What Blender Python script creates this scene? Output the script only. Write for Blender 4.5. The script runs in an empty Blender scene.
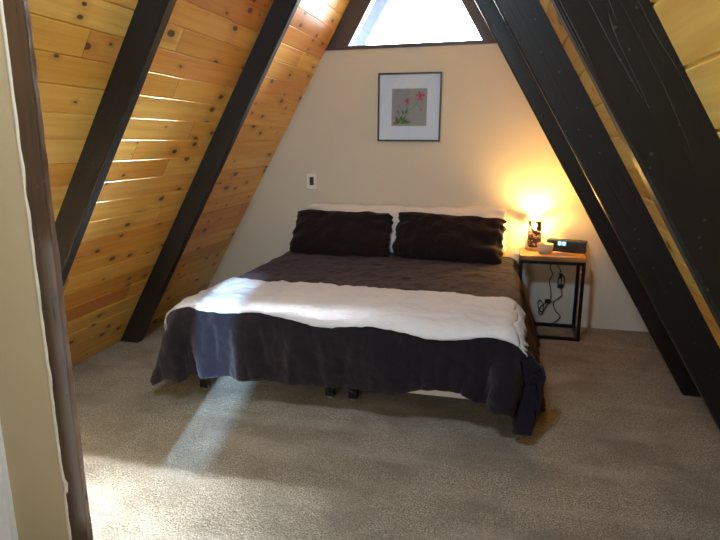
import bpy, bmesh, math, random
import numpy as np
from mathutils import Vector, Matrix, noise as mnoise
random.seed(7)
rng = np.random.default_rng(5)
C = bpy.context.scene.collection
PI = math.pi
AL = 1.0452                       # slope of the A-frame
W = 2.0515                        # half width of the room at the floor
SA, CA, TA = math.sin(AL), math.cos(AL), math.tan(AL)
Y0 = -5.05                        # inner face of the front wall

# ------------------------------------------------------------------ helpers
def link(name, verts, faces, mats=None, parent=None, midx=None, smooth=False, uvs=None):
    me = bpy.data.meshes.new(name)
    me.from_pydata([tuple(map(float, v)) for v in verts], [], [tuple(int(i) for i in f) for f in faces])
    me.validate()
    o = bpy.data.objects.new(name, me); C.objects.link(o)
    if mats is not None:
        for m in (mats if isinstance(mats, (list, tuple)) else [mats]): me.materials.append(m)
    if midx is not None:
        for p, k in zip(me.polygons, midx): p.material_index = k
    if smooth:
        for p in me.polygons: p.use_smooth = True
    if uvs is not None:
        uv = me.uv_layers.new(name='UVMap')
        for p in me.polygons:
            for li in p.loop_indices:
                uv.data[li].uv = uvs[me.loops[li].vertex_index]
    if parent is not None: o.parent = parent
    return o

def empty(name, loc, label, cat, rz=0, group=None):
    o = bpy.data.objects.new(name, None); C.objects.link(o)
    o.empty_display_size = .1
    o.location = loc; o.rotation_euler = (0, 0, rz)
    o['label'] = label; o['category'] = cat
    if group: o['group'] = group
    return o

def tag(o, label, cat, group=None):
    o['label'] = label; o['category'] = cat
    if group: o['group'] = group
    return o

def struct(o):
    o['kind'] = 'structure'
    return o

class MB:
    """collects shapes into one mesh"""
    def __init__(s): s.v = []; s.f = []; s.m = []; s.k = 0
    def add(s, vs, fs, k=None):
        b = len(s.v); s.v += [tuple(v) for v in vs]
        s.f += [tuple(i + b for i in f) for f in fs]; s.m += [s.k if k is None else k] * len(fs)
        return s
    def box(s, x0, x1, y0, y1, z0, z1, bev=0.0, M=None, k=None):
        bm = bmesh.new(); bmesh.ops.create_cube(bm, size=1)
        for v in bm.verts:
            v.co = Vector(((x0 + x1) / 2 + v.co.x * (x1 - x0), (y0 + y1) / 2 + v.co.y * (y1 - y0), (z0 + z1) / 2 + v.co.z * (z1 - z0)))
        if bev: bmesh.ops.bevel(bm, geom=bm.edges[:], offset=bev, segments=2, affect='EDGES', profile=.6)
        if M is not None: bmesh.ops.transform(bm, matrix=M, verts=bm.verts)
        bm.verts.index_update()
        s.add([v.co[:] for v in bm.verts], [[v.index for v in f.verts] for f in bm.faces], k); bm.free()
        return s
    def tube(s, pts, r, n=8, k=None, cap=True):
        pts = [Vector(p) for p in pts]; rings = []; up = Vector((0, 0, 1))
        rr = r if isinstance(r, (list, tuple)) else [r] * len(pts)
        prev = None
        for i, p in enumerate(pts):
            t = (pts[min(i + 1, len(pts) - 1)] - pts[max(i - 1, 0)]).normalized()
            if prev is None:
                a = t.cross(up if abs(t.z) < .9 else Vector((1, 0, 0))).normalized()
            else:
                a = (prev - t * prev.dot(t)).normalized()
            prev = a; b = t.cross(a)
            rings.append([p + (a * math.cos(2 * PI * j / n) + b * math.sin(2 * PI * j / n)) * rr[i] for j in range(n)])
        vs = [v[:] for R in rings for v in R]; fs = []
        for i in range(len(pts) - 1):
            for j in range(n):
                fs.append((i * n + j, i * n + (j + 1) % n, (i + 1) * n + (j + 1) % n, (i + 1) * n + j))
        if cap:
            fs.append(tuple(range(n))[::-1]); fs.append(tuple((len(pts) - 1) * n + j for j in range(n)))
        return s.add(vs, fs, k)
    def lathe(s, prof, n=24, cx=0, cy=0, k=None):
        vs = []; fs = []
        for r, z in prof:
            for j in range(n): vs.append((cx + r * math.cos(2 * PI * j / n), cy + r * math.sin(2 * PI * j / n), z))
        for i in range(len(prof) - 1):
            for j in range(n):
                fs.append((i * n + j, i * n + (j + 1) % n, (i + 1) * n + (j + 1) % n, (i + 1) * n + j))
        return s.add(vs, fs, k)
    def prism(s, poly, y0, y1, k=None):
        """polygon in x-z extruded along y"""
        n = len(poly)
        vs = [(x, y0, z) for x, z in poly] + [(x, y1, z) for x, z in poly]
        fs = [tuple(range(n)), tuple(range(2 * n - 1, n - 1, -1))]
        fs += [(i, i + n, (i + 1) % n + n, (i + 1) % n) for i in range(n)]
        return s.add(vs, fs, k)
    def obj(s, name, mats, parent=None, smooth=False, fix=True):
        o = link(name, s.v, s.f, mats, parent, s.m, smooth)
        if fix:
            bm = bmesh.new(); bm.from_mesh(o.data); bmesh.ops.recalc_face_normals(bm, faces=bm.faces); bm.to_mesh(o.data); bm.free()
        return o

# ------------------------------------------------------------------ materials
def mat(name):
    m = bpy.data.materials.new(name); m.use_nodes = True
    nt = m.node_tree; b = nt.nodes['Principled BSDF']
    return m, nt, b
def N(nt, t, **kw):
    n = nt.nodes.new(t)
    for k, v in kw.items():
        if k.startswith('i_'):
            key = k[2:]
            n.inputs[int(key) if key.isdigit() else key.replace('_', ' ')].default_value = v
        else: setattr(n, k, v)
    return n
def mathn(nt, op, a, b=None, c=None, clamp=False):
    n = nt.nodes.new('ShaderNodeMath'); n.operation = op; n.use_clamp = clamp
    for i, x in enumerate((a, b, c)):
        if x is None: continue
        if isinstance(x, (int, float)): n.inputs[i].default_value = x
        else: nt.links.new(x, n.inputs[i])
    return n.outputs[0]
def mixc(nt, f, a, b, mode='MIX'):
    n = nt.nodes.new('ShaderNodeMix'); n.data_type = 'RGBA'; n.blend_type = mode
    for idx, x in ((0, f), (6, a), (7, b)):
        if isinstance(x, (int, float)): n.inputs[idx].default_value = x
        elif isinstance(x, tuple): n.inputs[idx].default_value = (*x, 1) if len(x) == 3 else x
        else: nt.links.new(x, n.inputs[idx])
    return n.outputs[2]
def ramp(nt, x, stops):
    n = nt.nodes.new('ShaderNodeValToRGB'); e = n.color_ramp.elements
    while len(e) < len(stops): e.new(.5)
    for q, (p, c) in zip(e, stops):
        q.position = p; q.color = (*c, 1) if isinstance(c, tuple) else (c, c, c, 1)
    nt.links.new(x, n.inputs[0]); return n.outputs[0]
def bump(nt, h, strength, dist, b):
    n = nt.nodes.new('ShaderNodeBump'); n.inputs['Strength'].default_value = strength; n.inputs['Distance'].default_value = dist
    nt.links.new(h, n.inputs['Height']); nt.links.new(n.outputs[0], b.inputs['Normal']); return n
def plain(name, col, rough=.5, metal=0.0, var=.06, scale=40, bmp=0.0, sheen=0.0, emit=None):
    m, nt, b = mat(name)
    tc = N(nt, 'ShaderNodeTexCoord'); no = N(nt, 'ShaderNodeTexNoise', i_Scale=float(scale), i_Detail=4.0)
    nt.links.new(tc.outputs['Object'], no.inputs['Vector'])
    lo = tuple(c * (1 - var) for c in col); hi = tuple(min(1, c * (1 + var)) for c in col)
    nt.links.new(mixc(nt, no.outputs[0], lo, hi), b.inputs['Base Color'])
    b.inputs['Roughness'].default_value = rough; b.inputs['Metallic'].default_value = metal
    if bmp: bump(nt, no.outputs[0], bmp, .004, b)
    if sheen: b.inputs['Sheen Weight'].default_value = sheen
    if emit:
        b.inputs['Emission Color'].default_value = (*emit[0], 1); b.inputs['Emission Strength'].default_value = emit[1]
    return m

PW = .1285; POFF = .0845      # plank width and offset on the slope
def pine():
    m, nt, b = mat('knotty_pine')
    uv = N(nt, 'ShaderNodeUVMap'); sp = N(nt, 'ShaderNodeSeparateXYZ'); nt.links.new(uv.outputs[0], sp.inputs[0])
    u, v = sp.outputs[0], sp.outputs[1]
    t = mathn(nt, 'DIVIDE', mathn(nt, 'SUBTRACT', v, POFF), PW)
    pid = mathn(nt, 'FLOOR', t)
    wn = N(nt, 'ShaderNodeTexWhiteNoise', noise_dimensions='1D'); nt.links.new(pid, wn.inputs['W'])
    u2 = mathn(nt, 'ADD', mathn(nt, 'DIVIDE', u, 2.6), mathn(nt, 'MULTIPLY', wn.outputs[0], 7.0))
    bid = mathn(nt, 'FLOOR', u2); bfr = mathn(nt, 'FRACT', u2)
    cb = N(nt, 'ShaderNodeCombineXYZ'); nt.links.new(pid, cb.inputs[0]); nt.links.new(bid, cb.inputs[1])
    w2 = N(nt, 'ShaderNodeTexWhiteNoise', noise_dimensions='3D'); nt.links.new(cb.outputs[0], w2.inputs['Vector'])
    rnd = w2.outputs[0]
    # shifted coordinates so each board has its own figure
    cs = N(nt, 'ShaderNodeCombineXYZ'); nt.links.new(mathn(nt, 'ADD', u, mathn(nt, 'MULTIPLY', rnd, 31.0)), cs.inputs[0]); nt.links.new(v, cs.inputs[1]); nt.links.new(mathn(nt, 'MULTIPLY', rnd, 9.0), cs.inputs[2])
    # knots
    vo = N(nt, 'ShaderNodeTexVoronoi', voronoi_dimensions='2D', i_Scale=1.0, i_Randomness=.95)
    ck = N(nt, 'ShaderNodeCombineXYZ'); nt.links.new(mathn(nt, 'MULTIPLY', mathn(nt, 'ADD', u, mathn(nt, 'MULTIPLY', rnd, 31.0)), 5.2), ck.inputs[0]); nt.links.new(mathn(nt, 'MULTIPLY', v, 9.5), ck.inputs[1])
    kn = N(nt, 'ShaderNodeTexNoise', i_Scale=22.0, i_Detail=2.0); nt.links.new(cs.outputs[0], kn.inputs['Vector'])
    nt.links.new(ck.outputs[0], vo.inputs['Vector'])
    ksz = N(nt, 'ShaderNodeSeparateColor'); nt.links.new(vo.outputs['Color'], ksz.inputs[0])
    size = mathn(nt, 'MULTIPLY', mathn(nt, 'SUBTRACT', ksz.outputs[0], .57, None, True), .36)      # many cells have no knot
    dist = mathn(nt, 'ADD', vo.outputs['Distance'], mathn(nt, 'MULTIPLY', mathn(nt, 'SUBTRACT', kn.outputs[0], .5), .06))
    core = mathn(nt, 'SUBTRACT', 1.0, mathn(nt, 'DIVIDE', mathn(nt, 'SUBTRACT', dist, size), .025), None, True)
    core = mathn(nt, 'MULTIPLY', core, mathn(nt, 'GREATER_THAN', size, .02))
    halo = mathn(nt, 'SUBTRACT', 1.0, mathn(nt, 'DIVIDE', dist, mathn(nt, 'ADD', mathn(nt, 'MULTIPLY', size, 4.0), .02)), None, True)
    # grain runs along the board and bends round the knots
    gm = N(nt, 'ShaderNodeMapping'); gm.inputs['Scale'].default_value = (1.1, 26, 1); nt.links.new(cs.outputs[0], gm.inputs[0])
    g1 = N(nt, 'ShaderNodeTexNoise', i_Scale=1.0, i_Detail=5.0, i_Roughness=.6, i_Distortion=.6); nt.links.new(gm.outputs[0], g1.inputs['Vector'])
    gm2 = N(nt, 'ShaderNodeMapping'); gm2.inputs['Scale'].default_value = (5, 190, 1); nt.links.new(cs.outputs[0], gm2.inputs[0])
    g2 = N(nt, 'ShaderNodeTexNoise', i_Scale=1.0, i_Detail=3.0); nt.links.new(gm2.outputs[0], g2.inputs['Vector'])
    base = ramp(nt, rnd, [(0, (.72, .42, .075)), (.35, (.88, .58, .125)), (.75, (.95, .71, .21)), (.86, (.82, .46, .11)), (1, (.56, .23, .045))])
    gcol = mixc(nt, ramp(nt, g1.outputs[0], [(.35, 0.0), (.7, 1.0)]), base, mixc(nt, 1.0, base, (.80, .62, .42), 'MULTIPLY'))
    gcol = mixc(nt, mathn(nt, 'MULTIPLY', g2.outputs[0], .25), gcol, (.55, .30, .11))
    gcol = mixc(nt, mathn(nt, 'MULTIPLY', halo, .55), gcol, (.36, .14, .045))
    gcol = mixc(nt, mathn(nt, 'MULTIPLY', core, .92), gcol, (.075, .018, .008))
    # butt joints
    jn = mathn(nt, 'LESS_THAN', bfr, .0013)
    gcol = mixc(nt, mathn(nt, 'MULTIPLY', jn, .8), gcol, (.08, .035, .015))
    nt.links.new(gcol, b.inputs['Base Color'])
    b.inputs['Roughness'].default_value = .34
    b.inputs['Coat Weight'].default_value = .2; b.inputs['Coat Roughness'].default_value = .3
    bump(nt, g1.outputs[0], .12, .002, b)
    return m
def dark_beam(name='black_stained_timber', c1=(.002, .0019, .0021), c2=(.0085, .0082, .009), wear=(.07, .065, .06)):
    m, nt, b = mat(name)
    tc = N(nt, 'ShaderNodeTexCoord')
    rot = N(nt, 'ShaderNodeMapping'); nt.links.new(tc.outputs['UV'], rot.inputs[0])
    rot.inputs['Scale'].default_value = (2.2, 55, 40)
    g = N(nt, 'ShaderNodeTexNoise', i_Scale=1.0, i_Detail=6.0, i_Roughness=.65); nt.links.new(rot.outputs[0], g.inputs['Vector'])
    n2 = N(nt, 'ShaderNodeTexNoise', i_Scale=5.0, i_Detail=3.0); nt.links.new(tc.outputs['Object'], n2.inputs['Vector'])
    col = mixc(nt, g.outputs[0], c1, c2)
    col = mixc(nt, ramp(nt, n2.outputs[0], [(.42, 0.0), (.75, .6)]), col, c2)
    sp = N(nt, 'ShaderNodeTexVoronoi', i_Scale=24.0); nt.links.new(tc.outputs['Object'], sp.inputs['Vector'])
    spot = mathn(nt, 'MULTIPLY', mathn(nt, 'LESS_THAN', sp.outputs['Distance'], .085), .7)
    cr = N(nt, 'ShaderNodeMapping'); nt.links.new(tc.outputs['UV'], cr.inputs[0]); cr.inputs['Scale'].default_value = (1.0, 22, 22)
    n3 = N(nt, 'ShaderNodeTexNoise', i_Scale=1.0, i_Detail=2.0); nt.links.new(cr.outputs[0], n3.inputs['Vector'])
    crack = ramp(nt, mathn(nt, 'ABSOLUTE', mathn(nt, 'SUBTRACT', n3.outputs[0], .5)), [(0, 1.0), (.008, 0.0)])
    col = mixc(nt, mathn(nt, 'MULTIPLY', spot, 1.0), col, wear)
    col = mixc(nt, mathn(nt, 'MULTIPLY', crack, .7), col, (.002, .002, .002))
    nt.links.new(col, b.inputs['Base Color'])
    b.inputs['Roughness'].default_value = .42; b.inputs['Specular IOR Level'].default_value = .38
    bump(nt, mathn(nt, 'SUBTRACT', g.outputs[0], crack), .35, .003, b)
    return m
def plaster(name, col):
    m, nt, b = mat(name)
    tc = N(nt, 'ShaderNodeTexCoord')
    n1 = N(nt, 'ShaderNodeTexNoise', i_Scale=1.6, i_Detail=4.0); nt.links.new(tc.outputs['Object'], n1.inputs['Vector'])
    n2 = N(nt, 'ShaderNodeTexNoise', i_Scale=60.0, i_Detail=4.0); nt.links.new(tc.outputs['Object'], n2.inputs['Vector'])
    nt.links.new(mixc(nt, n1.outputs[0], tuple(c * .95 for c in col), tuple(min(1, c * 1.04) for c in col)), b.inputs['Base Color'])
    b.inputs['Roughness'].default_value = .7; bump(nt, n2.outputs[0], .12, .003, b)
    return m
def carpet():
    m, nt, b = mat('carpet')
    tc = N(nt, 'ShaderNodeTexCoord'); o = tc.outputs['Object']
    f = N(nt, 'ShaderNodeTexNoise', i_Scale=135.0, i_Detail=3.0, i_Roughness=.7); nt.links.new(o, f.inputs['Vector'])
    md = N(nt, 'ShaderNodeTexNoise', i_Scale=42.0, i_Detail=4.0, i_Roughness=.7); nt.links.new(o, md.inputs['Vector'])
    bg = N(nt, 'ShaderNodeTexNoise', i_Scale=3.4, i_Detail=4.0, i_Roughness=.55, i_Distortion=.5); nt.links.new(o, bg.inputs['Vector'])
    mp = N(nt, 'ShaderNodeMapping'); mp.inputs['Rotation'].default_value = (0, 0, .75); mp.inputs['Scale'].default_value = (1, 4.5, 1); nt.links.new(o, mp.inputs[0])
    vac = N(nt, 'ShaderNodeTexNoise', i_Scale=1.3, i_Detail=2.0); nt.links.new(mp.outputs[0], vac.inputs['Vector'])
    fine = ramp(nt, f.outputs[0], [(.41, 0.0), (.60, 1.0)])
    col = mixc(nt, fine, (.125, .108, .076), (.60, .535, .415))
    col = mixc(nt, ramp(nt, md.outputs[0], [(.35, .55), (.6, 0.0)]), col, (.15, .125, .095))
    col = mixc(nt, ramp(nt, bg.outputs[0], [(.38, .60), (.58, 0.0)]), col, (.16, .135, .098))
    col = mixc(nt, ramp(nt, vac.outputs[0], [(.5, 0.0), (.68, .35)]), col, (.45, .40, .335))
    nt.links.new(col, b.inputs['Base Color'])
    b.inputs['Roughness'].default_value = 1.0; b.inputs['Specular IOR Level'].default_value = .05
    b.inputs['Sheen Weight'].default_value = .15
    h = mathn(nt, 'ADD', mathn(nt, 'MULTIPLY', f.outputs[0], .7), md.outputs[0])
    bump(nt, h, .9, .02, b)
    return m
def cloth(name, c1, c2, weave=900, rough=.9, sheen=.25, wr=.35, st=(1, 1, 1)):
    m, nt, b = mat(name)
    tc = N(nt, 'ShaderNodeTexCoord')
    mp = N(nt, 'ShaderNodeMapping'); mp.inputs['Scale'].default_value = st; nt.links.new(tc.outputs['Object'], mp.inputs[0])
    a = N(nt, 'ShaderNodeTexNoise', i_Scale=14.0, i_Detail=5.0, i_Roughness=.6, i_Distortion=.8); nt.links.new(mp.outputs[0], a.inputs['Vector'])
    w = N(nt, 'ShaderNodeTexNoise', i_Scale=float(weave), i_Detail=1.0); nt.links.new(mp.outputs[0], w.inputs['Vector'])
    nt.links.new(mixc(nt, mathn(nt, 'MULTIPLY', mathn(nt, 'ADD', a.outputs[0], w.outputs[0]), .5), c1, c2), b.inputs['Base Color'])
    b.inputs['Roughness'].default_value = rough; b.inputs['Sheen Weight'].default_value = sheen; b.inputs['Sheen Tint'].default_value = (.66, .54, .62, 1) if c2[0] < .1 else (1, 1, 1, 1); b.inputs['Sheen Roughness'].default_value = .5; b.inputs['Specular IOR Level'].default_value = .15
    bump(nt, mathn(nt, 'ADD', a.outputs[0], mathn(nt, 'MULTIPLY', w.outputs[0], .15)), wr, .012, b)
    return m
def glass(name, tint=(1, 1, 1), refl=1.0):
    m, nt, b = mat(name); nt.nodes.remove(b); out = nt.nodes['Material Output']
    tr = N(nt, 'ShaderNodeBsdfTransparent'); tr.inputs[0].default_value = (*tint, 1)
    gl = N(nt, 'ShaderNodeBsdfGlossy'); gl.inputs['Roughness'].default_value = .02
    fr = N(nt, 'ShaderNodeFresnel'); fr.inputs[0].default_value = 1.45
    mx = N(nt, 'ShaderNodeMixShader')
    nt.links.new(mathn(nt, 'MULTIPLY', fr.outputs[0], refl), mx.inputs[0]); nt.links.new(tr.outputs[0], mx.inputs[1]); nt.links.new(gl.outputs[0], mx.inputs[2])
    nt.links.new(mx.outputs[0], out.inputs[0]); return m

M_pine = pine(); M_beam = dark_beam()
M_wall = plaster('cream_wall_paint', (.65, .63, .54))
M_wall2 = plaster('tan_partition_paint', (.36, .285, .165))
M_carpet = carpet()
M_trimdark = dark_beam('dark_brown_frame_stain', (.13, .10, .108), (.27, .22, .23), (.10, .08, .08))
M_post = dark_beam('brown_rough_sawn_wood', (.028, .015, .008), (.075, .041, .023), (.13, .08, .055))
M_barge = plain('weathered_blue_timber', (.012, .022, .045), .9, var=.7, scale=22)
M_caulk = plain('caulk', (.52, .46, .35), .6)
M_whitetrim = plain('white_trim_paint', (.72, .72, .70), .5)
M_duvet = cloth('charcoal_cotton', (.0040, .0036, .0060), (.0115, .0088, .0140), 700, .9, .22, .9)
M_pillowd = cloth('charcoal_pillow_cotton', (.0060, .0043, .0052), (.0170, .0115, .0135), 700, .9, .12, .9)
M_white = cloth('white_cotton', (.68, .66, .62), (.80, .78, .74), 600, .9, .1, .25)
M_throw = cloth('white_woven_throw', (.60, .615, .64), (.78, .80, .835), 260, .95, .2, .8, (1, 5, 1))
M_black = plain('black_metal', (.012, .012, .013), .4, .6)
M_plastic = plain('black_plastic', (.012, .011, .011), .45)
M_caster = plain('grey_caster_metal', (.45, .44, .42), .35, .8)

# ------------------------------------------------------------------ room shell
def slope_point(side, s, y, dep=0.0):
    """s = distance up the slope from the floor, dep = distance into the room"""
    x = -W + s * CA + dep * SA; z = s * SA - dep * CA
    return (x * (1 if side < 0 else -1), y, z)
def plank_wall(name, side):
    S = W / CA                                # slope length to the ridge
    prof = [(0.0, 0.0)]; k = 0
    s = POFF
    while s < S:
        prof += [(s - .0050, 0.0), (s - .0012, -.0050), (s + .0012, -.0050), (s + .0050, 0.0)]; s += PW
    prof.append((S, 0.0))
    prof += [(S + .04, -.05), (-.04, -.05)]    # outer skin
    ys = [Y0 - .1, .12]
    vs = []; uvs = []; n = len(prof)
    for y in ys:
        for s, d in prof:
            vs.append(slope_point(side, s, y, d)); uvs.append((y, s))
    fs = [(i, (i + 1) % n, (i + 1) % n + n, i + n) for i in range(n)]
    fs += [tuple(range(n)), tuple(range(2 * n - 1, n - 1, -1))]
    o = link(name, vs, fs, M_pine, None, None, False, uvs)
    bm = bmesh.new(); bm.from_mesh(o.data); bmesh.ops.recalc_face_normals(bm, faces=bm.faces); bm.to_mesh(o.data); bm.free()
    return struct(o)
plank_wall('wall_left', -1); plank_wall('wall_right', 1)
fl = MB().box(-W - .1, W + .1, Y0 - .1, .12, -.1, 0).obj('floor', M_carpet); struct(fl)

ZT = 2.252
mb = MB(); mb.prism([(-W, 0), (W, 0), (W - ZT / TA, ZT), (-W + ZT / TA, ZT)], 0, .12)
struct(mb.obj('wall_back', M_wall))
APX = W * TA
# window in the gable: dark frame, glass
win = bpy.data.objects.new('window_1', None); C.objects.link(win); win['kind'] = 'structure'
fh = .158 / SA
mb = MB()
for sg in (-1, 1):
    poly = [(sg * (W - ZT / TA), ZT), (sg * (W - ZT / TA - fh), ZT), (0, APX - fh * TA), (0, APX)]
    mb.prism(poly, .004, .10)
o = mb.obj('window_frame', M_trimdark, win)
mb = MB(); xb = W - ZT / TA
mb.prism([(-xb + .004, ZT - .002), (xb - .004, ZT - .002), (xb - .022, ZT + .026), (-xb + .022, ZT + .026)], -.012, .10)
mb.obj('window_sill', M_trimdark, win)
mb = MB(); mb.prism([(-xb + fh - .01, ZT + .02), (xb - fh + .01, ZT + .02), (0, APX - fh * TA + .02)], .06, .066)
mb.obj('pane', glass('window_glass'), win)

def beam(side, y, h, w, material, name, mini=0, maxi=None, label=None, cat=None):
    """rafter from the floor to the ridge; front face at y"""
    top = APX; n = 26
    vs = []; uvs = []; fs = []
    L = W / CA
    sec = [(0, 0), (1, 0), (1, 1), (0, 1)]       # (depth, along y)
    bev = .006
    ring = [(0, y), (h - bev, y), (h, y + bev), (h, y + w - bev), (h - bev, y + w), (0, y + w)]
    for i in range(n + 1):
        t = i / n
        for d, yy in ring:
            dx = d / SA
            # horizontal cut at the floor, vertical cut at the ridge
            z0, z1 = 0.0, APX - dx * TA
            z = z0 + (z1 - z0) * t
            x = -W + dx + z / TA
            wob = .0022 * mnoise.noise(Vector((z * 3.1, yy * 40 + y * 7, d * 30 + side * 5))) if 0 < i < n and d > 0 else 0
            x += wob * SA; z2 = z - wob * CA
            vs.append((x * (-side), yy + (wob if d > 0 else 0), z2)); uvs.append((z / SA, d + yy))
    m = len(ring)
    for i in range(n):
        for j in range(m):
            fs.append((i * m + j, i * m + (j + 1) % m, (i + 1) * m + (j + 1) % m, (i + 1) * m + j))
    fs += [tuple(range(m)), tuple(range((n + 1) * m - 1, n * m - 1, -1))]
    o = link(name, vs, fs, material, None, None, False, uvs)
    bm = bmesh.new(); bm.from_mesh(o.data); bmesh.ops.recalc_face_normals(bm, faces=bm.faces); bm.to_mesh(o.data); bm.free()
    if label: tag(o, label, cat)
    return o
BH, BW = .136, .060
B2, B1, B0 = 1.2358, 2.4386, 3.6325
BL = {(-1, B2): 'black sloping rafter on the left pine wall, close to the bed and white throw',
      (-1, B1): 'black sloping rafter on the left pine wall, next to the brown post',
      (1, B2): 'black sloping rafter nearest the lamp and nightstand, farthest from the camera on the right',
      (1, B1): 'black sloping rafter on the right, the middle one of three, faintly blue near the top',
      (1, B0): 'wide scuffed black rafter nearest the camera at the right edge of the photo'}
for (sd, b_), lb in BL.items():
    beam(sd, -b_, BH, BW, M_beam, 'rafter_beam', label=lb, cat='beam')
# rafter of the roof overhang outside the window
for sd in (-1, 1):
    o = beam(sd, .60, .104, .05, M_barge, 'barge_rafter')
    tag(o, 'blue-grey roof rafter seen outside through the gable window, left side' if sd < 0 else 'roof overhang rafter outside beyond the right edge of the gable window', 'beam')

# partition with the brown post on the left
PY = -3.34
def under_slope(x): return (W - abs(x)) * TA
pw = MB()
xl, xr = -W, -.668
pw.prism([(xl, 0), (xr, 0), (xr, under_slope(xr)), ], PY + .004, PY + .09)
struct(pw.obj('wall_partition', M_wall2))
# post
def wob(z, s): return .0045 * mnoise.noise(Vector((z * 4.0, s, 0))) + .0025 * mnoise.noise(Vector((z * 17.0, s, 3)))
vs = []; fs = []; uvs = []; n = 90; zt = under_slope(-.73) - .03
for i in range(n + 1):
    z = zt * i / n
    for (x, yy, q) in ((-.662, PY - .012, 1), (-.589 + wob(z, 2) + .004, PY - .012, 0), (-.584 + wob(z, 2), PY - .006, 0), (-.584 + wob(z, 5), PY + .012, 0), (-.662, PY + .012, 1)):
        vs.append((x, yy, z)); uvs.append((z, x + yy))
for i in range(n):
    for j in range(5): fs.append((i * 5 + j, i * 5 + (j + 1) % 5, (i + 1) * 5 + (j + 1) % 5, (i + 1) * 5 + j))
fs += [(4, 3, 2, 1, 0), tuple(n * 5 + j for j in range(5))]
post = link('wooden_post', vs, fs, M_post, None, None, False, uvs)
tag(post, 'rough brown upright post at the edge of the tan partition, left foreground', 'post')
# caulk bead between post and partition
vs = []; fs = []; n = 140
zt = under_slope(-.75) - .03
for i in range(n + 1):
    z = .0 + zt * i / n
    a = .004 * mnoise.noise(Vector((z * 9, 1, 0))); b_ = .006 * mnoise.noise(Vector((z * 13, 5, 0))) + (.012 if .30 < z < .335 else 0)
    for (x, yy) in ((-.677 + a, PY + .003), (-.671 + a, PY - .008), (-.659 + b_ * .6, PY - .016), (-.651 + b_, PY - .011)): vs.append((x, yy, z))
for i in range(n):
    for j in range(4): fs.append((i * 4 + j, i * 4 + (j + 1) % 4, (i + 1) * 4 + (j + 1) % 4, (i + 1) * 4 + j))
o = link('trim_1', vs, fs, M_caulk, None, None, True); struct(o)
mb = MB(); mb.prism([(-1.40, 0), (-.915, 0), (-.915, under_slope(.925)), (-1.40, under_slope(1.41))], PY - .022, PY + .004)
struct(mb.obj('trim_2', M_whitetrim))

# unseen front wall; its opening is invented and sized to shape the sun patch
def poly_with_hole():
    mb = MB(); ya, yb = Y0 - .1, Y0
    hx0, hx1, hz0, hz1 = HX
    # four strips under the gable
    def xs(z): return W - z / TA
    mb.prism([(-xs(0), 0), (xs(0), 0), (xs(hz0), hz0), (-xs(hz0), hz0)], ya, yb)
    mb.prism([(-xs(hz0), hz0), (hx0, hz0), (hx0, hz1), (-xs(hz1), hz1)], ya, yb)
    mb.prism([(hx1, hz0), (xs(hz0), hz0), (xs(hz1), hz1), (hx1, hz1)], ya, yb)
    mb.prism([(-xs(hz1), hz1), (xs(hz1), hz1), (0, APX)], ya, yb)
    return mb
HX = (-.225, .05, .69, 1.74)
struct(poly_with_hole().obj('wall_front', M_wall))
#LIGHTS
# ------------------------------------------------------------------ duvet: simulated drape
MX0, MX1, MY0, MY1 = -1.035, .875, -2.035, -.03       # mattress outline
MZ0, MZ1 = .20, .545
def sdf_push(P, x0, x1, y0, y1, z0, z1, r, off):
    c = np.array([(x0 + x1) / 2, (y0 + y1) / 2, (z0 + z1) / 2]); h = np.array([(x1 - x0) / 2, (y1 - y0) / 2, (z1 - z0) / 2]) - r
    d = P - c; q = np.abs(d) - h
    qp = np.maximum(q, 0); L = np.linalg.norm(qp, axis=-1)
    inside = L < 1e-9
    dist = np.where(inside, q.max(-1), L) - r - off
    g = np.sign(d) * qp / np.maximum(L, 1e-9)[..., None]
    ax = q.argmax(-1); gi = np.zeros_like(P)
    np.put_along_axis(gi, ax[..., None], np.take_along_axis(np.sign(d), ax[..., None], -1), -1)
    g = np.where(inside[..., None], gi, g)
    hit = dist < 0
    return np.where(hit[..., None], P - g * dist[..., None], P), hit
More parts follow.
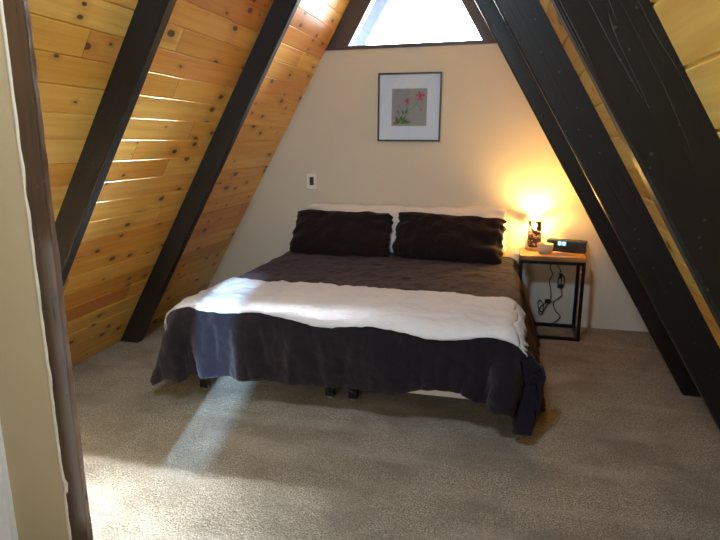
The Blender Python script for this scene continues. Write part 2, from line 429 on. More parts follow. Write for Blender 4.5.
def drape():
    dx = .034
    nx, ny = 73, 69                                   # 2.45 x 2.3 m
    X = (np.arange(nx) - (nx - 1) / 2) * dx; Yv = (np.arange(ny)) * dx
    rest = np.zeros((nx, ny, 3)); U, V = np.meshgrid(X, Yv, indexing='ij')
    a = math.radians(DUV['rot'])
    rest[..., 0] = U * math.cos(a) - (V - 1.156) * math.sin(a) + DUV['cx']
    rest[..., 1] = U * math.sin(a) + (V - 1.156) * math.cos(a) + DUV['cy']
    P = rest.copy(); P[..., 2] = MZ1 + .05
    r2 = np.random.default_rng(3)
    low = sum(np.sin(rest[..., 0] * f1 + rest[..., 1] * f2 + p) for f1, f2, p in r2.uniform(-14, 14, (8, 3))) * .0022
    P[..., 2] += low + r2.normal(0, .001, low.shape)
    P[..., 0] += r2.normal(0, .001, low.shape)
    Q = P.copy(); V_ = np.zeros_like(P)
    dt = 1 / 60; g = np.array([0, 0, -9.8])
    top_pin = (rest[..., 0] > MX0 + .05) & (rest[..., 0] < MX1 - .05) & (rest[..., 1] > MY0 + .05)
    def con(A, B, L, k):
        d = B - A; l = np.linalg.norm(d, axis=-1, keepdims=True)
        c_ = k * .5 * (l - L) / np.maximum(l, 1e-9) * d
        return A + c_, B - c_
    # a little extra width so the hanging cloth gathers
    for step in range(330):
        V_ = (V_ + g * dt) * .97
        Pn = P + V_ * dt
        for it in range(16):
            for s0 in (0, 1):
                e = nx - 1 - (nx - 1 - s0) % 2
                A, B = Pn[s0:e:2], Pn[s0 + 1:e + 1:2]; A2, B2_ = con(A, B, dx, 1.); Pn[s0:e:2] = A2; Pn[s0 + 1:e + 1:2] = B2_
                e = ny - 1 - (ny - 1 - s0) % 2
                A, B = Pn[:, s0:e:2], Pn[:, s0 + 1:e + 1:2]; A2, B2_ = con(A, B, dx, 1.); Pn[:, s0:e:2] = A2; Pn[:, s0 + 1:e + 1:2] = B2_
            for s0 in (0, 1):
                e = nx - 1 - (nx - 1 - s0) % 2
                A, B = Pn[s0:e:2, :-1], Pn[s0 + 1:e + 1:2, 1:]; A2, B2_ = con(A, B, dx * 1.41421, .12); Pn[s0:e:2, :-1] = A2; Pn[s0 + 1:e + 1:2, 1:] = B2_
                A, B = Pn[s0:e:2, 1:], Pn[s0 + 1:e + 1:2, :-1]; A2, B2_ = con(A, B, dx * 1.41421, .12); Pn[s0:e:2, 1:] = A2; Pn[s0 + 1:e + 1:2, :-1] = B2_
            # lets the corners fall in folds beside the mattress instead of flaring out
            lim = min(1, step / 150)
            sl = .012
            Pn[..., 0] -= np.maximum(Pn[..., 0] - (MX1 + .115 + .3 * (1 - lim)), 0) * .3
            Pn[..., 0] += np.maximum((MX0 - .17 - .3 * (1 - lim)) - Pn[..., 0], 0) * .3
            Pn[..., 1] += np.maximum((MY0 - .085 - .3 * (1 - lim)) - Pn[..., 1], 0) * .3
            # bending
            for gap, kb in ((3, .015),):
                A, B = Pn[:-gap], Pn[gap:]; d = B - A; l = np.linalg.norm(d, axis=-1, keepdims=True)
                c_ = kb * .25 * np.minimum(l - dx * gap, 0) / np.maximum(l, 1e-9) * d; Pn[:-gap] += c_; Pn[gap:] -= c_
                A, B = Pn[:, :-gap], Pn[:, gap:]; d = B - A; l = np.linalg.norm(d, axis=-1, keepdims=True)
                c_ = kb * .25 * np.minimum(l - dx * gap, 0) / np.maximum(l, 1e-9) * d; Pn[:, :-gap] += c_; Pn[:, gap:] -= c_
            Pn, hit = sdf_push(Pn, MX0, MX1, MY0, MY1, MZ0 - .1, MZ1, .055, .022)
            Pn[..., 1] = np.minimum(Pn[..., 1], -.02)
            Pn[..., 2] = np.maximum(Pn[..., 2], .018)
            Pn[..., :2] = np.where(top_pin[..., None], rest[..., :2], Pn[..., :2])
        # friction
        fr = np.where(hit, .25, 1.0)[..., None]
        fr = np.where(top_pin[..., None] & hit[..., None], .02, fr)
        fr2 = np.where(Pn[..., 2] < .02, .1, 1.)[..., None]
        Vn = (Pn - P) / dt * fr * fr2
        V_ = np.clip(Vn, -3, 3); P = Pn
    return rest, P
DUV = dict(rot=.6, cx=-.130, cy=-1.228)
rest, DP = drape()
nx, ny = DP.shape[:2]
def grid_normals(P):
    du = np.gradient(P, axis=0); dv = np.gradient(P, axis=1); n = np.cross(du, dv)
    return n / np.maximum(np.linalg.norm(n, axis=-1, keepdims=True), 1e-9)
DN = grid_normals(DP)
def upsample(P, k):
    """bicubic-ish (Catmull-Rom) upsampling of a grid"""
    def up(A, axis):
        A = np.moveaxis(A, axis, 0); n = A.shape[0]
        t = np.linspace(0, n - 1, (n - 1) * k + 1); i = np.minimum(t.astype(int), n - 2); f = (t - i)[:, None, None]
        p0 = A[np.maximum(i - 1, 0)]; p1 = A[i]; p2 = A[i + 1]; p3 = A[np.minimum(i + 2, n - 1)]
        R = .5 * (2 * p1 + (p2 - p0) * f + (2 * p0 - 5 * p1 + 4 * p2 - p3) * f * f + (3 * p1 - p0 - 3 * p2 + p3) * f ** 3)
        return np.moveaxis(R, 0, axis)
    return up(up(P, 0), 1)
def fold_noise(P, amp, sc, seed):
    out = np.zeros(P.shape[:2])
    for i in range(P.shape[0]):
        for j in range(P.shape[1]):
            p = P[i, j]
            out[i, j] = mnoise.noise(Vector((p[0] * sc + seed, p[1] * sc * .8, p[2] * sc)))
    return out * amp
def closed_cloth(name, P, Nn, thick, material, parent=None, smooth=True, edge_taper=3):
    a, b_ = P.shape[:2]
    ii = np.minimum(np.arange(a), a - 1 - np.arange(a))[:, None]; jj = np.minimum(np.arange(b_), b_ - 1 - np.arange(b_))[None]
    e = np.minimum(ii, jj); tp = np.sqrt(np.clip(e / edge_taper, 0.02, 1))
    T = P + Nn * (thick * tp)[..., None] * .5; Bt = P - Nn * (thick * tp)[..., None] * .5
    vs = np.concatenate([T.reshape(-1, 3), Bt.reshape(-1, 3)]); fs = []
    M_ = a * b_
    for i in range(a - 1):
        for j in range(b_ - 1):
            q = (i * b_ + j, (i + 1) * b_ + j, (i + 1) * b_ + j + 1, i * b_ + j + 1)
            fs.append(q); fs.append(tuple(M_ + x for x in q[::-1]))
    per = [(i, 0) for i in range(a)] + [(a - 1, j) for j in range(1, b_)] + [(i, b_ - 1) for i in range(a - 2, -1, -1)] + [(0, j) for j in range(b_ - 2, 0, -1)]
    idx = [i * b_ + j for i, j in per]
    for k in range(len(idx)):
        p, q = idx[k], idx[(k + 1) % len(idx)]
        fs.append((q, p, M_ + p, M_ + q))
    return link(name, vs, fs, material, parent, None, smooth)
DP[..., 0] += np.where(DP[..., 0] > MX1 - .06, .14 * np.maximum(MZ1 - DP[..., 2], 0), 0)
_sm = lambda t: np.clip(t, 0, 1) ** 2 * (3 - 2 * np.clip(t, 0, 1))
DP[..., 0] -= np.where(DP[..., 0] < MX0 + .06, .15 * np.maximum(MZ1 - DP[..., 2], 0), 0)
_cl = _sm((-.85 - DP[..., 0]) / .2) * _sm((-1.65 - DP[..., 1]) / .35)
DP[..., 2] = MZ1 - (MZ1 - DP[..., 2]) * (1 - .14 * _cl)
_cw = _sm((DP[..., 0] - .70) / .22) * _sm((-1.65 - DP[..., 1]) / .35)
DP[..., 0] -= .085 * _cw * np.clip((MZ1 - DP[..., 2]) / .5, 0, 1.2) ** 2
DP[..., 2] = MZ1 - (MZ1 - DP[..., 2]) * (1 - .11 * _cw)
DH = upsample(DP, 3); NH = grid_normals(DH)
def ridged(P, amp, sc, seed):
    out = np.zeros(P.shape[:2])
    for i in range(P.shape[0]):
        for j in range(P.shape[1]):
            p = P[i, j]; w = .35 * mnoise.noise(Vector((p[0] * 3, p[1] * 3, seed)))
            out[i, j] = (1 - abs(mnoise.noise(Vector((p[0] * sc + seed + w, p[1] * sc * .75 + w, p[2] * sc * .55))) * 2)) ** 3
    return out * amp
DH2 = DH + NH * (fold_noise(DH, .010, 7, 1) + fold_noise(DH, .004, 22, 4) + ridged(DH, .007, 6.5, 2) + ridged(DH, .004, 15, 8))[..., None]
DH2[..., 1] = np.minimum(DH2[..., 1], -.016)
NH2 = grid_normals(DH2)
_hang = np.clip((MZ1 - .02 - DH2[..., 2]) / .15, 0, 1)
_s = np.where(np.abs(NH[..., 1]) > np.abs(NH[..., 0]), DH2[..., 0], DH2[..., 1])
_fw = np.zeros_like(_s)
for i_ in range(_s.shape[0]):
    for j_ in range(_s.shape[1]):
        q_ = Vector((_s[i_, j_] * 7.5, DH2[i_, j_, 2] * 1.6, 2.0)); _fw[i_, j_] = mnoise.noise(q_) * .030 + mnoise.noise(q_ * 2.3) * .016
DH2 = DH2 + NH * (_fw * _hang + .006 * _hang)[..., None]
DH2[..., 2] = np.maximum(DH2[..., 2], .014); DH2[..., 1] = np.minimum(DH2[..., 1], -.016)
NH2 = grid_normals(DH2)
_lift = np.exp(-((DH2[..., 0] - .52) / .17) ** 4) * (DH2[..., 1] < MY0 + .02) * np.clip((.45 - DH2[..., 2]) / .25, 0, 1)
DH2[..., 2] += .048 * _lift
NH2 = grid_normals(DH2)
duv = closed_cloth('duvet', DH2, NH2, .022, M_duvet)
tag(duv, 'charcoal dark duvet covering the bed and hanging over its foot and sides', 'duvet')

# ------------------------------------------------------------------ throw: follows the duvet
def sample(A, x, y):
    """value of grid A at rest coordinates x, y of the duvet"""
    a = math.radians(DUV['rot']); X_, Y_ = x - DUV['cx'], y - DUV['cy']
    u = X_ * math.cos(a) + Y_ * math.sin(a); v = -X_ * math.sin(a) + Y_ * math.cos(a) + 1.156
    gi = np.clip((u / .034 + (nx - 1) / 2) * 3, 0, A.shape[0] - 1.001); gj = np.clip(v / .034 * 3, 0, A.shape[1] - 1.001)
    i = gi.astype(int); j = gj.astype(int); f = (gi - i)[..., None]; g_ = (gj - j)[..., None]
    return (A[i, j] * (1 - f) * (1 - g_) + A[i + 1, j] * f * (1 - g_) + A[i, j + 1] * (1 - f) * g_ + A[i + 1, j + 1] * f * g_)
TU, TV = 150, 56
su = np.linspace(0, 1, TU)[:, None] * np.ones((1, TV)); sv = np.linspace(0, 1, TV)[None] * np.ones((TU, 1))
TX0, TX1 = -1.22, .868
def throw_xy(su, sv):
    yf = np.interp(su, [0, .1, .3, .6, .85, 1], [-2.00, -2.01, -2.03, -2.05, -2.06, -2.05])      # foot-side edge
    yb_ = np.interp(su, [0, .15, .5, .8, 1], [-1.30, -1.36, -1.38, -1.40, -1.45])
    y = yf + (yb_ - yf) * sv + .012 * np.sin(su * 21) * (1 - sv) + .008 * np.sin(su * 17 + 1) * sv
    x0 = TX0 + .02 * np.sin(sv * 9) - .03 * (1 - sv); x1 = TX1 + .012 * np.sin(sv * 11 + 2) + .01 * sv
    return x0 + (x1 - x0) * su, y
tx, ty = throw_xy(su, sv)
TP = sample(DH2, tx, ty); TN = sample(NH2, tx, ty); TN /= np.linalg.norm(TN, axis=-1, keepdims=True)
TPo = TP + TN * (.0215 + .0012 * np.sin(ty * 70 + np.sin(tx * 5) * 2) + fold_noise(TP, .008, 9, 9) + ridged(TP, .004, 12, 5))[..., None]
throw = closed_cloth('throw_blanket', TPo, grid_normals(TPo), .010, M_throw, None, True, 1.2)
tag(throw, 'white woven throw blanket with fringed ends laid across the foot of the bed', 'blanket')
for end in (0, 1):
    mb = MB(); K = 64 if end else 58
    for k in range(K):
        s_ = (k + .5) / K
        ln = .055 + .025 * random.random(); pts = []; jit = random.uniform(-.012, .012)
        for q in range(5):
            t = q / 4
            xx, yy = throw_xy(np.array([[float(end)]]), np.array([[s_]]))
            xx = xx + (1 if end else -1) * (ln * t - .004); yy = yy + jit * t
            p = sample(DH2, xx, yy)[0, 0]; n_ = sample(NH2, xx, yy)[0, 0]
            p = p + n_ / np.linalg.norm(n_) * (.022 + .006 * t * random.random())
            pts.append(p)
        mb.tube(pts, [.0062, .0056, .0052, .0048, .003], 5)
    mb.obj('fringe', M_throw, throw, True)

# ------------------------------------------------------------------ bed
bed = empty('bed', (-.055, -1.03, 0), 'king bed base with white box spring under the dark duvet, black metal legs', 'bed')
def local(o, par):
    """keep world shape while parented to an unrotated empty"""
    o.data.transform(Matrix.Translation(-par.location)); o.parent = par; return o
local(MB().box(MX0 + .01, MX1 - .01, MY0 + .01, MY1, .355, MZ1, .05).obj('mattress', M_white, None, True), bed)
local(MB().box(MX0 + .005, MX1 - .005, MY0, MY1, .192, .350, .018).obj('box_spring', M_white, None, False), bed)
mb = MB()
for x in (MX0 + .05, -.06, MX1 - .05): mb.box(x - .02, x + .02, MY0 + .08, MY1 - .02, .150, .180, .002)
for y in (MY0 + .16, MY1 - .2): mb.box(MX0 + .03, MX1 - .03, y - .015, y + .015, .146, .178, .002)
local(mb.obj('bed_frame', M_black), bed)
for (x, y) in ((-.955, -1.875), (-.165, -1.80), (-.02, -1.80), (.70, -1.45), (-.9, -.3), (.80, -.3)):
    L = MB().box(x - .016, x + .016, y - .016, y + .016, .055, .16, .003).obj('leg', M_black)
    local(L, bed)
    c_ = MB().box(x - .026, x + .026, y - .022, y - .012, .022, .07, .003, k=0)
    c_.box(x - .026, x + .026, y + .012, y + .022, .022, .07, .003, k=0)
    for dy in (0,):
        prof = [(.001, -.010), (.020, -.010), (.022, -.006), (.022, .006), (.020, .010), (.001, .010)]
        q = MB().lathe(prof, 18)
        Mx = Matrix.Translation((x + .0, y, .0225)) @ Matrix.Rotation(PI / 2, 4, 'X')
        c_.add([(Mx @ Vector(v))[:] for v in q.v], q.f, 1)
    w_ = c_.obj('caster', [M_black, M_caster]); w_.data.transform(Matrix.Translation(-bed.location)); w_.parent = L
bpy.context.view_layer.update()

# ------------------------------------------------------------------ pillows
def pillow(name, w, h, t, material, seed, flange=0.0, pinch=.05, wr=.02):
    """a stuffed pillow in its own x-z plane, thickness along y"""
    a, b_ = 64, 38
    front = []; back = []
    for sgn, arr in ((-1, front), (1, back)):
        for i in range(a + 1):
            for j in range(b_ + 1):
                u = i / a * 2 - 1; v = j / b_ * 2 - 1
                px = u * w / 2 * (1 - pinch * (1 - abs(u)) * 0 - .045 * (1 - v * v) ** 1 * abs(u) ** 3)
                pz = v * h / 2 * (1 - .07 * (1 - u * u) * abs(v) ** 3)
                f = (1 - abs(u) ** 3.2) * (1 - abs(v) ** 2.8)
                th = t / 2 * max(f, 0) ** .55
                nn = mnoise.noise(Vector((u * 4 + seed, v * 2.5, sgn))) * wr + ((1 - abs(2 * mnoise.noise(Vector((u * 5 + seed, v * 2.2, sgn + 4))))) ** 3 - .3) * wr * .45
                # radiating creases near the ends
                cr = math.sin(v * 9 + 2.2 * mnoise.noise(Vector((u * 2, v * 2, seed)))) * wr * .7 * abs(u) ** 3 * min(1, f * 6)
                y = sgn * (th + (nn + cr) * min(1, f * 4))
                ex = mnoise.noise(Vector((v * 6, seed, u))) * .026 * abs(u) ** 6
                ez = mnoise.noise(Vector((u * 3.2, seed + 3, v))) * .016 * abs(v) ** 4
                # slight sag: lower part fuller
                y *= 1.0 + .12 * (-v)
                rc = abs(u) ** 7 * abs(v) ** 5
                px -= math.copysign(.030 * rc, u); pz -= math.copysign(.022 * rc, v)
                arr.append((px + ex, y, pz + ez))
    n = (a + 1) * (b_ + 1); vs = front + back; fs = []
    for i in range(a):
        for j in range(b_):
            q = (i * (b_ + 1) + j, (i + 1) * (b_ + 1) + j, (i + 1) * (b_ + 1) + j + 1, i * (b_ + 1) + j + 1)
            fs.append(q); fs.append(tuple(n + x for x in q[::-1]))
    o = link(name, vs, fs, material, None, None, True)
    bm = bmesh.new(); bm.from_mesh(o.data); bmesh.ops.remove_doubles(bm, verts=bm.verts, dist=.0008)
    bmesh.ops.recalc_face_normals(bm, faces=bm.faces); bm.to_mesh(o.data); bm.free()
    for p in o.data.polygons: p.use_smooth = True
    return o
def place(o, loc, rot): o.location = loc; o.rotation_euler = tuple(math.radians(r) for r in rot)
G = 'pillows leaning on the wall at the head of the bed'
p = pillow('pillow', .87, .44, .19, M_pillowd, 1.3); place(p, (-.545, -.255, .755), (-38, 1, 2)); tag(p, 'dark charcoal pillow on the left half of the bed head', 'pillow', G)
p = pillow('pillow', .90, .44, .17, M_pillowd, 7.7, wr=.028); place(p, (.355, -.275, .755), (-38, 2.5, -2)); tag(p, 'dark charcoal pillow on the right half of the bed, nearest the lamp', 'pillow', G)
p = pillow('pillow', .92, .42, .13, M_white, 3.1); place(p, (-.46, -.115, .788), (-13, .5, 0)); tag(p, 'white pillow showing behind the left dark pillow', 'pillow', G)
p = pillow('pillow', .94, .42, .13, M_white, 5.9); place(p, (.35, -.115, .788), (-13, -1.5, 0)); tag(p, 'white pillow showing behind the right dark pillow, its corner pointing up near the lamp', 'pillow', G)

# ------------------------------------------------------------------ nightstand
M_top = None
def rustic():
    m, nt, b = mat('rustic_orange_wood'); tc = N(nt, 'ShaderNodeTexCoord')
    mp = N(nt, 'ShaderNodeMapping'); mp.inputs['Scale'].default_value = (2.5, 26, 26); nt.links.new(tc.outputs['Object'], mp.inputs[0])
    g = N(nt, 'ShaderNodeTexNoise', i_Scale=1.0, i_Detail=6.0, i_Distortion=1.0); nt.links.new(mp.outputs[0], g.inputs['Vector'])
    nt.links.new(ramp(nt, g.outputs[0], [(.3, (.10, .045, .015)), (.5, (.36, .185, .065)), (.7, (.50, .29, .11))]), b.inputs['Base Color'])
    b.inputs['Roughness'].default_value = .45; bump(nt, g.outputs[0], .2, .002, b); return m
NZ = .655
ns = empty('nightstand', (1.155, -.205, 0), 'small nightstand with a wooden top and black metal frame beside the bed', 'nightstand')
def nb(): return MB()
hx, hy = .238, .178
nb().box(-hx, hx, -hy, hy, NZ - .034, NZ, .003).obj('table_top', rustic(), ns)
q = .0125
for (sx, sy) in ((-1, -1), (1, -1), (-1, 1), (1, 1)):
    cx_, cy_ = sx * (hx - q), sy * (hy - q)
    nb().box(cx_ - q, cx_ + q, cy_ - q, cy_ + q, .0, NZ - .06, .0015).obj('leg', M_black, ns)
mb = nb()
for sy in (-1, 1):
    cy_ = sy * (hy - q)
    mb.box(-hx, hx, cy_ - q, cy_ + q, NZ - .06, NZ - .0345, .0015)
for sx in (-1, 1):
    cx_ = sx * (hx - q)
    mb.box(cx_ - q, cx_ + q, -hy + 2 * q, hy - 2 * q, NZ - .06, NZ - .0345, .0015)
mb.obj('top_frame', M_black, ns)
mb = nb()
for sy in (-1, 1):
    cy_ = sy * (hy - q); mb.box(-hx + 2 * q, hx - 2 * q, cy_ - q, cy_ + q, .002, .027, .0015)
for sx in (-1, 1):
    cx_ = sx * (hx - q); mb.box(cx_ - q, cx_ + q, -hy + 2 * q, hy - 2 * q, .002, .027, .0015)
mb.obj('bottom_frame', M_black, ns)

# lamp
LX, LY = 1.025, -.125
lamp = empty('table_lamp', (LX, LY, NZ), 'lit cylindrical table lamp with a dark perforated shade on the nightstand', 'lamp')
M_mosaic = plain('dark_bronze_cutwork', (.055, .03, .035), .35, .6, .4, 60)
M_glow = plain('warm_frosted_glass', (.9, .6, .25), .5)
_b = M_glow.node_tree.nodes['Principled BSDF']; _b.inputs['Transmission Weight'].default_value = .6; _b.inputs['Roughness'].default_value = .6
MB().lathe([(.0, .0005), (.055, .0005), (.058, .006), (.058, .024), (.055, .029), (.0, .029)], 32).obj('base', plain('amber_lamp_base', (.75, .42, .10), .3), lamp, False)
nphi, nz = 54, 40; R1, R2 = .0520, .0495; z0, z1 = .029, .238
hole = np.zeros((nphi, nz), bool)
rr = random.Random(11)
for _ in range(170):
    ci, cj = rr.uniform(0, nphi), rr.uniform(2.5, nz - 2.5); ra = rr.uniform(.8, 1.6); rb = rr.uniform(.8, 1.4)
    for i in range(nphi):
        for j in range(2, nz - 2):
            di = (i - ci + nphi / 2) % nphi - nphi / 2
            if (di / ra) ** 2 + ((j - cj) / rb) ** 2 < 1: hole[i, j] = True
vs = []; fs = []
for r_ in (R1, R2):
    for i in range(nphi):
        for j in range(nz + 1):
            a = 2 * PI * i / nphi; vs.append((r_ * math.cos(a), r_ * math.sin(a), z0 + (z1 - z0) * j / nz))
K = nphi * (nz + 1)
def vid(i, j, s_): return s_ * K + (i % nphi) * (nz + 1) + j
for i in range(nphi):
    for j in range(nz):
        if hole[i, j]: continue
        fs.append((vid(i, j, 0), vid(i + 1, j, 0), vid(i + 1, j + 1, 0), vid(i, j + 1, 0)))
        fs.append((vid(i, j + 1, 1), vid(i + 1, j + 1, 1), vid(i + 1, j, 1), vid(i, j, 1)))
        for (di, dj, e1, e2) in ((1, 0, (i + 1, j), (i + 1, j + 1)), (-1, 0, (i, j + 1), (i, j)), (0, 1, (i + 1, j + 1), (i, j + 1)), (0, -1, (i, j), (i + 1, j))):
            jj_ = j + dj
            if jj_ < 0 or jj_ >= nz or hole[(i + di) % nphi, jj_]:
                fs.append((vid(*e1, 1), vid(*e2, 1), vid(*e2, 0), vid(*e1, 0)))
link('lamp_shade', vs, fs, M_mosaic, lamp)
MB().lathe([(R1 + .002, z1 - .006), (R1 + .002, z1 + .003), (R2 - .002, z1 + .003), (R2 - .002, z1 - .006), (R1 + .002, z1 - .006)], 40).obj('rim', plain('brass_rim', (.8, .5, .18), .3, .8), lamp)
MB().tube([(0, 0, .029), (0, 0, .14)], .008).lathe([(.0, .13), (.016, .132), (.016, .158), (.0, .16)], 16).obj('socket', plain('brass_socket', (.5, .33, .12), .35, .8), lamp)
bz = .200
prof = [(.0001, -.036), (.012, -.034), (.014, -.022), (.022, -.008), (.026, .006), (.023, .018), (.013, .027), (.0001, .030)]
M_bulb, _nt, _bb = mat('lit_bulb'); _nt.nodes.remove(_bb)
_t = N(_nt, 'ShaderNodeBsdfTransparent'); _e = N(_nt, 'ShaderNodeEmission'); _e.inputs[0].default_value = (1, .66, .26, 1); _e.inputs[1].default_value = 14
_a = N(_nt, 'ShaderNodeAddShader'); _nt.links.new(_t.outputs[0], _a.inputs[0]); _nt.links.new(_e.outputs[0], _a.inputs[1]); _nt.links.new(_a.outputs[0], _nt.nodes['Material Output'].inputs[0])
MB().lathe([(r_, bz + z) for r_, z in prof], 20).obj('bulb', M_bulb, lamp, True)

# candle cup
cup = MB().lathe([(0, 0), (.044, 0), (.052, .006), (.059, .040), (.0615, .072), (.0585, .073), (.056, .042), (.050, .014), (0, .014)], 36).obj('candle_holder', plain('cream_ceramic', (.62, .55, .42), .35, var=.15, scale=30), None, True)
cup.location = (1.105, -.225, NZ); tag(cup, 'small round cream candle cup in front of the lamp', 'candle holder')
MB().lathe([(0, .0145), (.050, .0145), (.055, .046), (.053, .050), (.012, .049), (0, .048)], 30).obj('wax', plain('candle_wax', (.85, .80, .65), .5), cup, True)
MB().tube([(0, 0, .048), (.001, 0, .058), (.003, .001, .064)], .0012, 6).obj('wick', M_plastic, cup)

# clock radio
rad = empty('clock_radio', (1.272, -.125, NZ), 'black clock radio with a blue lit display on the nightstand', 'clock radio', math.radians(-13))
MB().box(-.148, .148, -.045, .05, .0, .092, .012).obj('casing', M_plastic, rad, False)
M_mesh = plain('speaker_cloth', (.03, .028, .027), .9, bmp=.5, scale=400)
MB().box(-.138, .100, -.0475, -.0445, .010, .070, .001).obj('speaker_grille', M_mesh, rad)
M_disp = plain('dark_display', (.01, .02, .04), .2, emit=((.08, .35, .9), 1.2))
MB().box(-.062, .002, -.0500, -.047, .052, .084, .001).obj('display', M_disp, rad)
M_dig = plain('lit_digits', (.5, .8, 1), .4, emit=((.35, .75, 1.0), 5.0))
SEG = {'0': 'abcdef', '1': 'bc', '8': 'abcdefg'}
mb = MB()
def seg_digit(cx_, s_):
    w_, h_ = .0052, .0098; z_ = .068; t_ = .0016
    def bb(x0, x1, za, zb): mb.box(cx_ + x0, cx_ + x1, -.0508, -.0499, z_ + za, z_ + zb)
    for k in s_:
        if k == 'a': bb(-w_, w_, h_ - t_, h_ + t_)
        if k == 'd': bb(-w_, w_, -h_ - t_, -h_ + t_)
        if k == 'g': bb(-w_, w_, -t_, t_)
        if k == 'b': bb(w_ - t_, w_ + t_, 0, h_)
        if k == 'c': bb(w_ - t_, w_ + t_, -h_, 0)
        if k == 'f': bb(-w_ - t_, -w_ + t_, 0, h_)
        if k == 'e': bb(-w_ - t_, -w_ + t_, -h_, 0)
for cx_, s_ in zip((-.048, -.030, -.012), ('abcdef', 'bc', 'abcdefg')): seg_digit(cx_, s_)
mb.obj('digits', M_dig, rad)
for kx in (.112, .124): MB().box(kx - .004, kx + .004, -.020, .0, .0915, .0955, .001).obj('button', M_plastic, rad)

# cords behind the nightstand
def spline(ctrl, n=14):
    P_ = [Vector(p) for p in ctrl]; out = []
    for i in range(len(P_) - 1):
        p0 = P_[max(i - 1, 0)]; p1 = P_[i]; p2 = P_[i + 1]; p3 = P_[min(i + 2, len(P_) - 1)]
        for k in range(n):
            t = k / n
            out.append(.5 * ((2 * p1) + (p2 - p0) * t + (2 * p0 - 5 * p1 + 4 * p2 - p3) * t * t + (-p0 + 3 * p1 - 3 * p2 + p3) * t ** 3))
    out.append(P_[-1]); return out
CYY = -.014
def cord(name, ctrl, label, r=.0042):
    o = MB().tube(spline([(x, CYY + dy, z) for x, dy, z in ctrl]), r, 6).obj(name, M_plastic, None, True); tag(o, label, 'cord'); return o
c1 = cord('power_cord', [(1.175, .002, .64), (1.18, 0, .56), (1.168, 0, .50), (1.19, 0, .44), (1.172, 0, .38), (1.185, -.004, .30), (1.19, 0, .235), (1.16, 0, .20), (1.12, -.004, .165), (1.10, -.008, .115), (1.125, -.006, .09), (1.145, 0, .135), (1.17, 0, .185), (1.20, -.006, .215)],
     'thin black cord hanging at left behind the nightstand, ending in a knot near the floor')
c2 = cord('power_cord', [(1.235, .002, .64), (1.235, 0, .56), (1.225, 0, .52), (1.25, 0, .475), (1.245, 0, .44), (1.262, -.004, .40), (1.265, 0, .32), (1.275, 0, .265), (1.235, 0, .225), (1.21, -.004, .20), (1.235, 0, .13), (1.275, 0, .085), (1.25, 0, .045), (1.205, -.004, .012)],
     'black cord with a plug adapter hanging at right behind the nightstand')
pts = [(1.262 + .026 * math.cos(a), CYY - .006 + .003 * math.sin(2 * a), .385 + .055 * math.sin(a)) for a in np.linspace(0, 4 * PI, 40)]
MB().tube(pts, .004, 6).box(1.235, 1.277, -.034, -.004, .33, .362, .004).box(1.245, 1.268, -.028, -.006, .41, .45, .003).obj('adapter', M_plastic, c2)
pts = [(1.115 + .022 * math.cos(a) - .01 * math.sin(a), CYY - .006, .165 + .05 * math.sin(a)) for a in np.linspace(0, 4 * PI, 40)]
MB().tube(pts, .004, 6).box(1.145, 1.19, -.03, -.006, .195, .225, .004).obj('plug', M_plastic, c1)

# light switch
sw = empty('light_switch', (-.885, 0, 1.168), 'small white wall switch plate with a dark rocker, left of the picture', 'light switch')
MB().box(-.043, .043, -.007, 0, -.066, .066, .0025).obj('switch_plate', plain('switch_white', (.90, .89, .84), .4), sw)
MB().box(-.019, .019, -.011, -.0065, -.036, .036, .0015).obj('rocker', plain('dark_rocker', (.02, .02, .022), .4), sw)

# ------------------------------------------------------------------ framed picture
pic = empty('framed_picture', (-.022, -.004, 1.781), 'square black-framed botanical print with a wide white mat, on the back wall', 'picture')
pic.rotation_euler = (math.radians(0), math.radians(.5), 0)
PWd, PHt = .262, .272; ft = .0125
mb = MB()
mb.box(-PWd, PWd, -.026, 0, PHt - ft, PHt, .0015).box(-PWd, PWd, -.026, 0, -PHt, -PHt + ft, .0015)
mb.box(-PWd, -PWd + ft, -.026, 0, -PHt + ft, PHt - ft, .0015).box(PWd - ft, PWd, -.026, 0, -PHt + ft, PHt - ft, .0015)
mb.obj('frame', plain('black_picture_frame', (.012, .014, .018), .35), pic)
MB().box(-PWd + ft, PWd - ft, -.010, -.006, -PHt + ft, PHt - ft).obj('mat_board', plain('white_mat_board', (.86, .89, .97), .8, var=.01), pic)
PR = .146
prt = MB(); prt.box(-PR, PR, -.0112, -.0102, -PR - .002, PR + .002, k=0)
cnt = 0
def flat_poly(pts2, k):
    global cnt
    cnt += 1; yy = -.0113 - cnt * .00002
    c_ = (sum(p[0] for p in pts2) / len(pts2), sum(p[1] for p in pts2) / len(pts2))
    vs_ = [(c_[0], yy, c_[1])] + [(a, yy, b__) for a, b__ in pts2]
    n_ = len(pts2)
    prt.add(vs_, [(0, 1 + (i + 1) % n_, 1 + i) for i in range(n_)], k)
def leaf(x, z, ang, ln, wd, k, bend=0):
    pts2 = []
    for i in range(13):
        t = i / 12; w_ = wd * math.sin(PI * min(1, t ** .8)) ; pts2.append((t * ln, w_ + bend * t * t))
    for i in range(11, 0, -1):
        t = i / 12; w_ = wd * math.sin(PI * min(1, t ** .8)); pts2.append((t * ln, -w_ + bend * t * t))
    ca, sa = math.cos(ang), math.sin(ang)
    flat_poly([(x + a * ca - b__ * sa, z + a * sa + b__ * ca) for a, b__ in pts2], k)
def stem(ctrl, w_=.0016, k=3):
    s_ = spline([(x, 0, z) for x, z in ctrl], 6)
    for a, b__ in zip(s_[:-1], s_[1:]):
        d = (b__ - a); n_ = Vector((-d.z, 0, d.x)).normalized() * w_
        flat_poly([((a + n_).x, (a + n_).z), ((b__ + n_).x, (b__ + n_).z), ((b__ - n_).x, (b__ - n_).z), ((a - n_).x, (a - n_).z)], k)
stem([(-.045, -.12), (-.02, -.05), (.015, -.01), (.055, .02), (.075, .06), (.085, .085)])
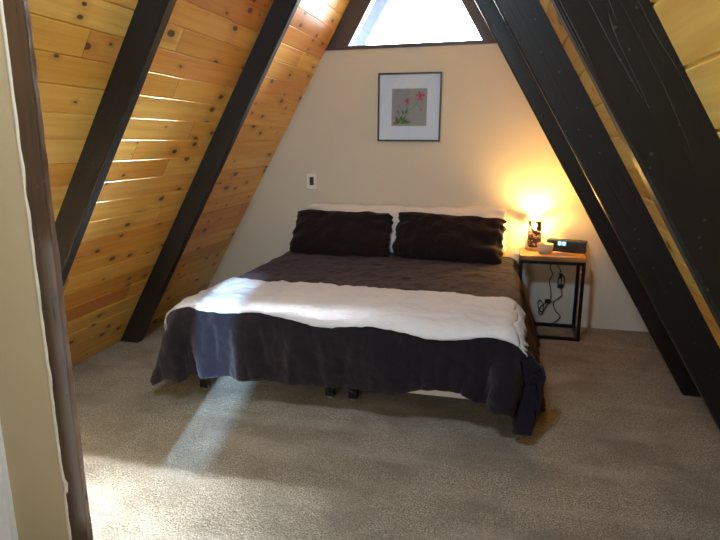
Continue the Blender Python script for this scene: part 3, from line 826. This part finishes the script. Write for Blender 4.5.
stem([(-.03, -.08), (-.015, -.02), (-.02, .025)]); stem([(.05, .015), (.08, .01), (.098, -.005), (.10, -.02)])
stem([(-.10, -.13), (-.09, -.07), (-.075, -.04)], .002)
for (fx, fz_, R_, n_, s0) in ((.092, .088, .048, 11, 0), (-.018, .050, .030, 7, .4), (.101, -.022, .014, 5, .2)):
    for i in range(n_):
        a = s0 + 2 * PI * i / n_ + random.uniform(-.2, .2)
        leaf(fx, fz_, a, R_ * random.uniform(.7, 1.05), R_ * .20, 1 if i % 2 else 2)
    leaf(fx - R_ * .2, fz_, 0, R_ * .4, R_ * .15, 4)
for (lx, lz, a, ln, wd) in ((-.09, -.135, 1.9, .07, .012), (-.085, -.13, 1.2, .08, .012), (-.07, -.13, .5, .07, .011), (-.10, -.135, 2.6, .04, .010), (-.05, -.125, .15, .075, .010), (-.06, -.12, 1.0, .07, .009), (-.045, -.06, 1.9, .045, .007), (-.035, -.05, 1.0, .04, .006), (-.09, -.05, 1.8, .035, .006), (-.04, -.11, 2.3, .05, .009)):
    leaf(lx, lz, a, ln, wd, 3 if random.random() > .4 else 5)
prt.obj('print', [plain('print_grey_paper', (.40, .385, .365), .8, var=.12, scale=25), plain('petal_red', (.55, .05, .09), .8), plain('petal_pink', (.70, .20, .27), .8), plain('leaf_green', (.17, .24, .06), .8), plain('flower_centre', (.25, .02, .03), .8), plain('leaf_dark_green', (.10, .16, .05), .8)], pic, False, False)
MB().box(-PWd + ft, PWd - ft, -.020, -.0185, -PHt + ft, PHt - ft).obj('glazing', glass('picture_glass', (1, 1, 1), 1.0), pic)

# ------------------------------------------------------------------ light
wd_ = bpy.data.worlds.new('sky'); bpy.context.scene.world = wd_; wd_.use_nodes = True
bg = wd_.node_tree.nodes['Background']
wt = wd_.node_tree
_tc = N(wt, 'ShaderNodeTexCoord'); _dp = wt.nodes.new('ShaderNodeVectorMath'); _dp.operation = 'DOT_PRODUCT'
_dp.inputs[1].default_value = Vector((.27, .80, .575)).normalized(); wt.links.new(_tc.outputs['Generated'], _dp.inputs[0])
_pw = mathn(wt, 'POWER', mathn(wt, 'MAXIMUM', _dp.outputs['Value'], 0.0), 70.0)
wt.links.new(mathn(wt, 'ADD', mathn(wt, 'MULTIPLY', _pw, 3400.0), 13.0), bg.inputs[1])
bg.inputs[0].default_value = (.86, .93, 1.0, 1)
def area(name, loc, rot, sx, sy, power, col, portal=False):
    d = bpy.data.lights.new(name, 'AREA'); d.shape = 'RECTANGLE'; d.size = sx; d.size_y = sy; d.energy = power; d.color = col
    o = bpy.data.objects.new(name, d); C.objects.link(o); o.location = loc; o.rotation_euler = rot
    if portal: d.cycles.is_portal = True
    return o
area('window_portal', (0, .13, 2.9), (-PI / 2, 0, 0), 1.5, 1.32, 1, (1, 1, 1), True)
area('front_portal', ((HX[0] + HX[1]) / 2, Y0 - .14, (HX[2] + HX[3]) / 2), (PI / 2, 0, 0), HX[1] - HX[0], HX[3] - HX[2], 1, (1, 1, 1), True)
sd = bpy.data.lights.new('sun', 'SUN'); sd.energy = 10.0; sd.angle = math.radians(2.2); sd.color = (.42, .68, 1.0)
area('added_front_fill', (.12, -4.0, 2.80), (math.radians(30), 0, 0), .3, .3, 30, (.66, .83, 1))  # added fill light near the ridge, out of view, brightens the rafter fronts
so = bpy.data.objects.new('sun', sd); C.objects.link(so); so.location = (1, -8, 4)
so.rotation_euler = Vector((-.225, 1, -.30)).to_track_quat('-Z', 'Y').to_euler()
pl = bpy.data.lights.new('bulb_light', 'POINT'); pl.energy = 38; pl.color = (1, .565, .135); pl.shadow_soft_size = .024
po = bpy.data.objects.new('bulb_light', pl); C.objects.link(po); po.location = (LX, LY, NZ + bz + .004)

# ------------------------------------------------------------------ camera
cam = bpy.data.cameras.new('camera'); co = bpy.data.objects.new('camera', cam); C.objects.link(co)
pi_, ya, ro = .2198, .2549, -.0027
fw = Vector((-math.sin(ya) * math.cos(pi_), math.cos(ya) * math.cos(pi_), -math.sin(pi_)))
r = fw.cross(Vector((0, 0, 1))).normalized(); u = r.cross(fw)
r2 = r * math.cos(ro) + u * math.sin(ro); u2 = -r * math.sin(ro) + u * math.cos(ro)
co.matrix_world = Matrix.Translation((.8118, -4.8326, 1.5)) @ Matrix((r2, u2, -fw)).transposed().to_4x4()
cam.sensor_width = 36; cam.lens = 570.68 / 720 * 36; cam.clip_start = .03
sc = bpy.context.scene
sc.camera = co
sc.view_settings.view_transform = 'Standard'; sc.view_settings.look = 'None'; sc.view_settings.gamma = 1; sc.view_settings.use_curve_mapping = False
sc.view_settings.exposure = 0.48
sc.cycles.use_denoising = True
sc.cycles.max_bounces = 10; sc.cycles.diffuse_bounces = 6; sc.cycles.transparent_max_bounces = 12
sc.cycles.sample_clamp_indirect = 8
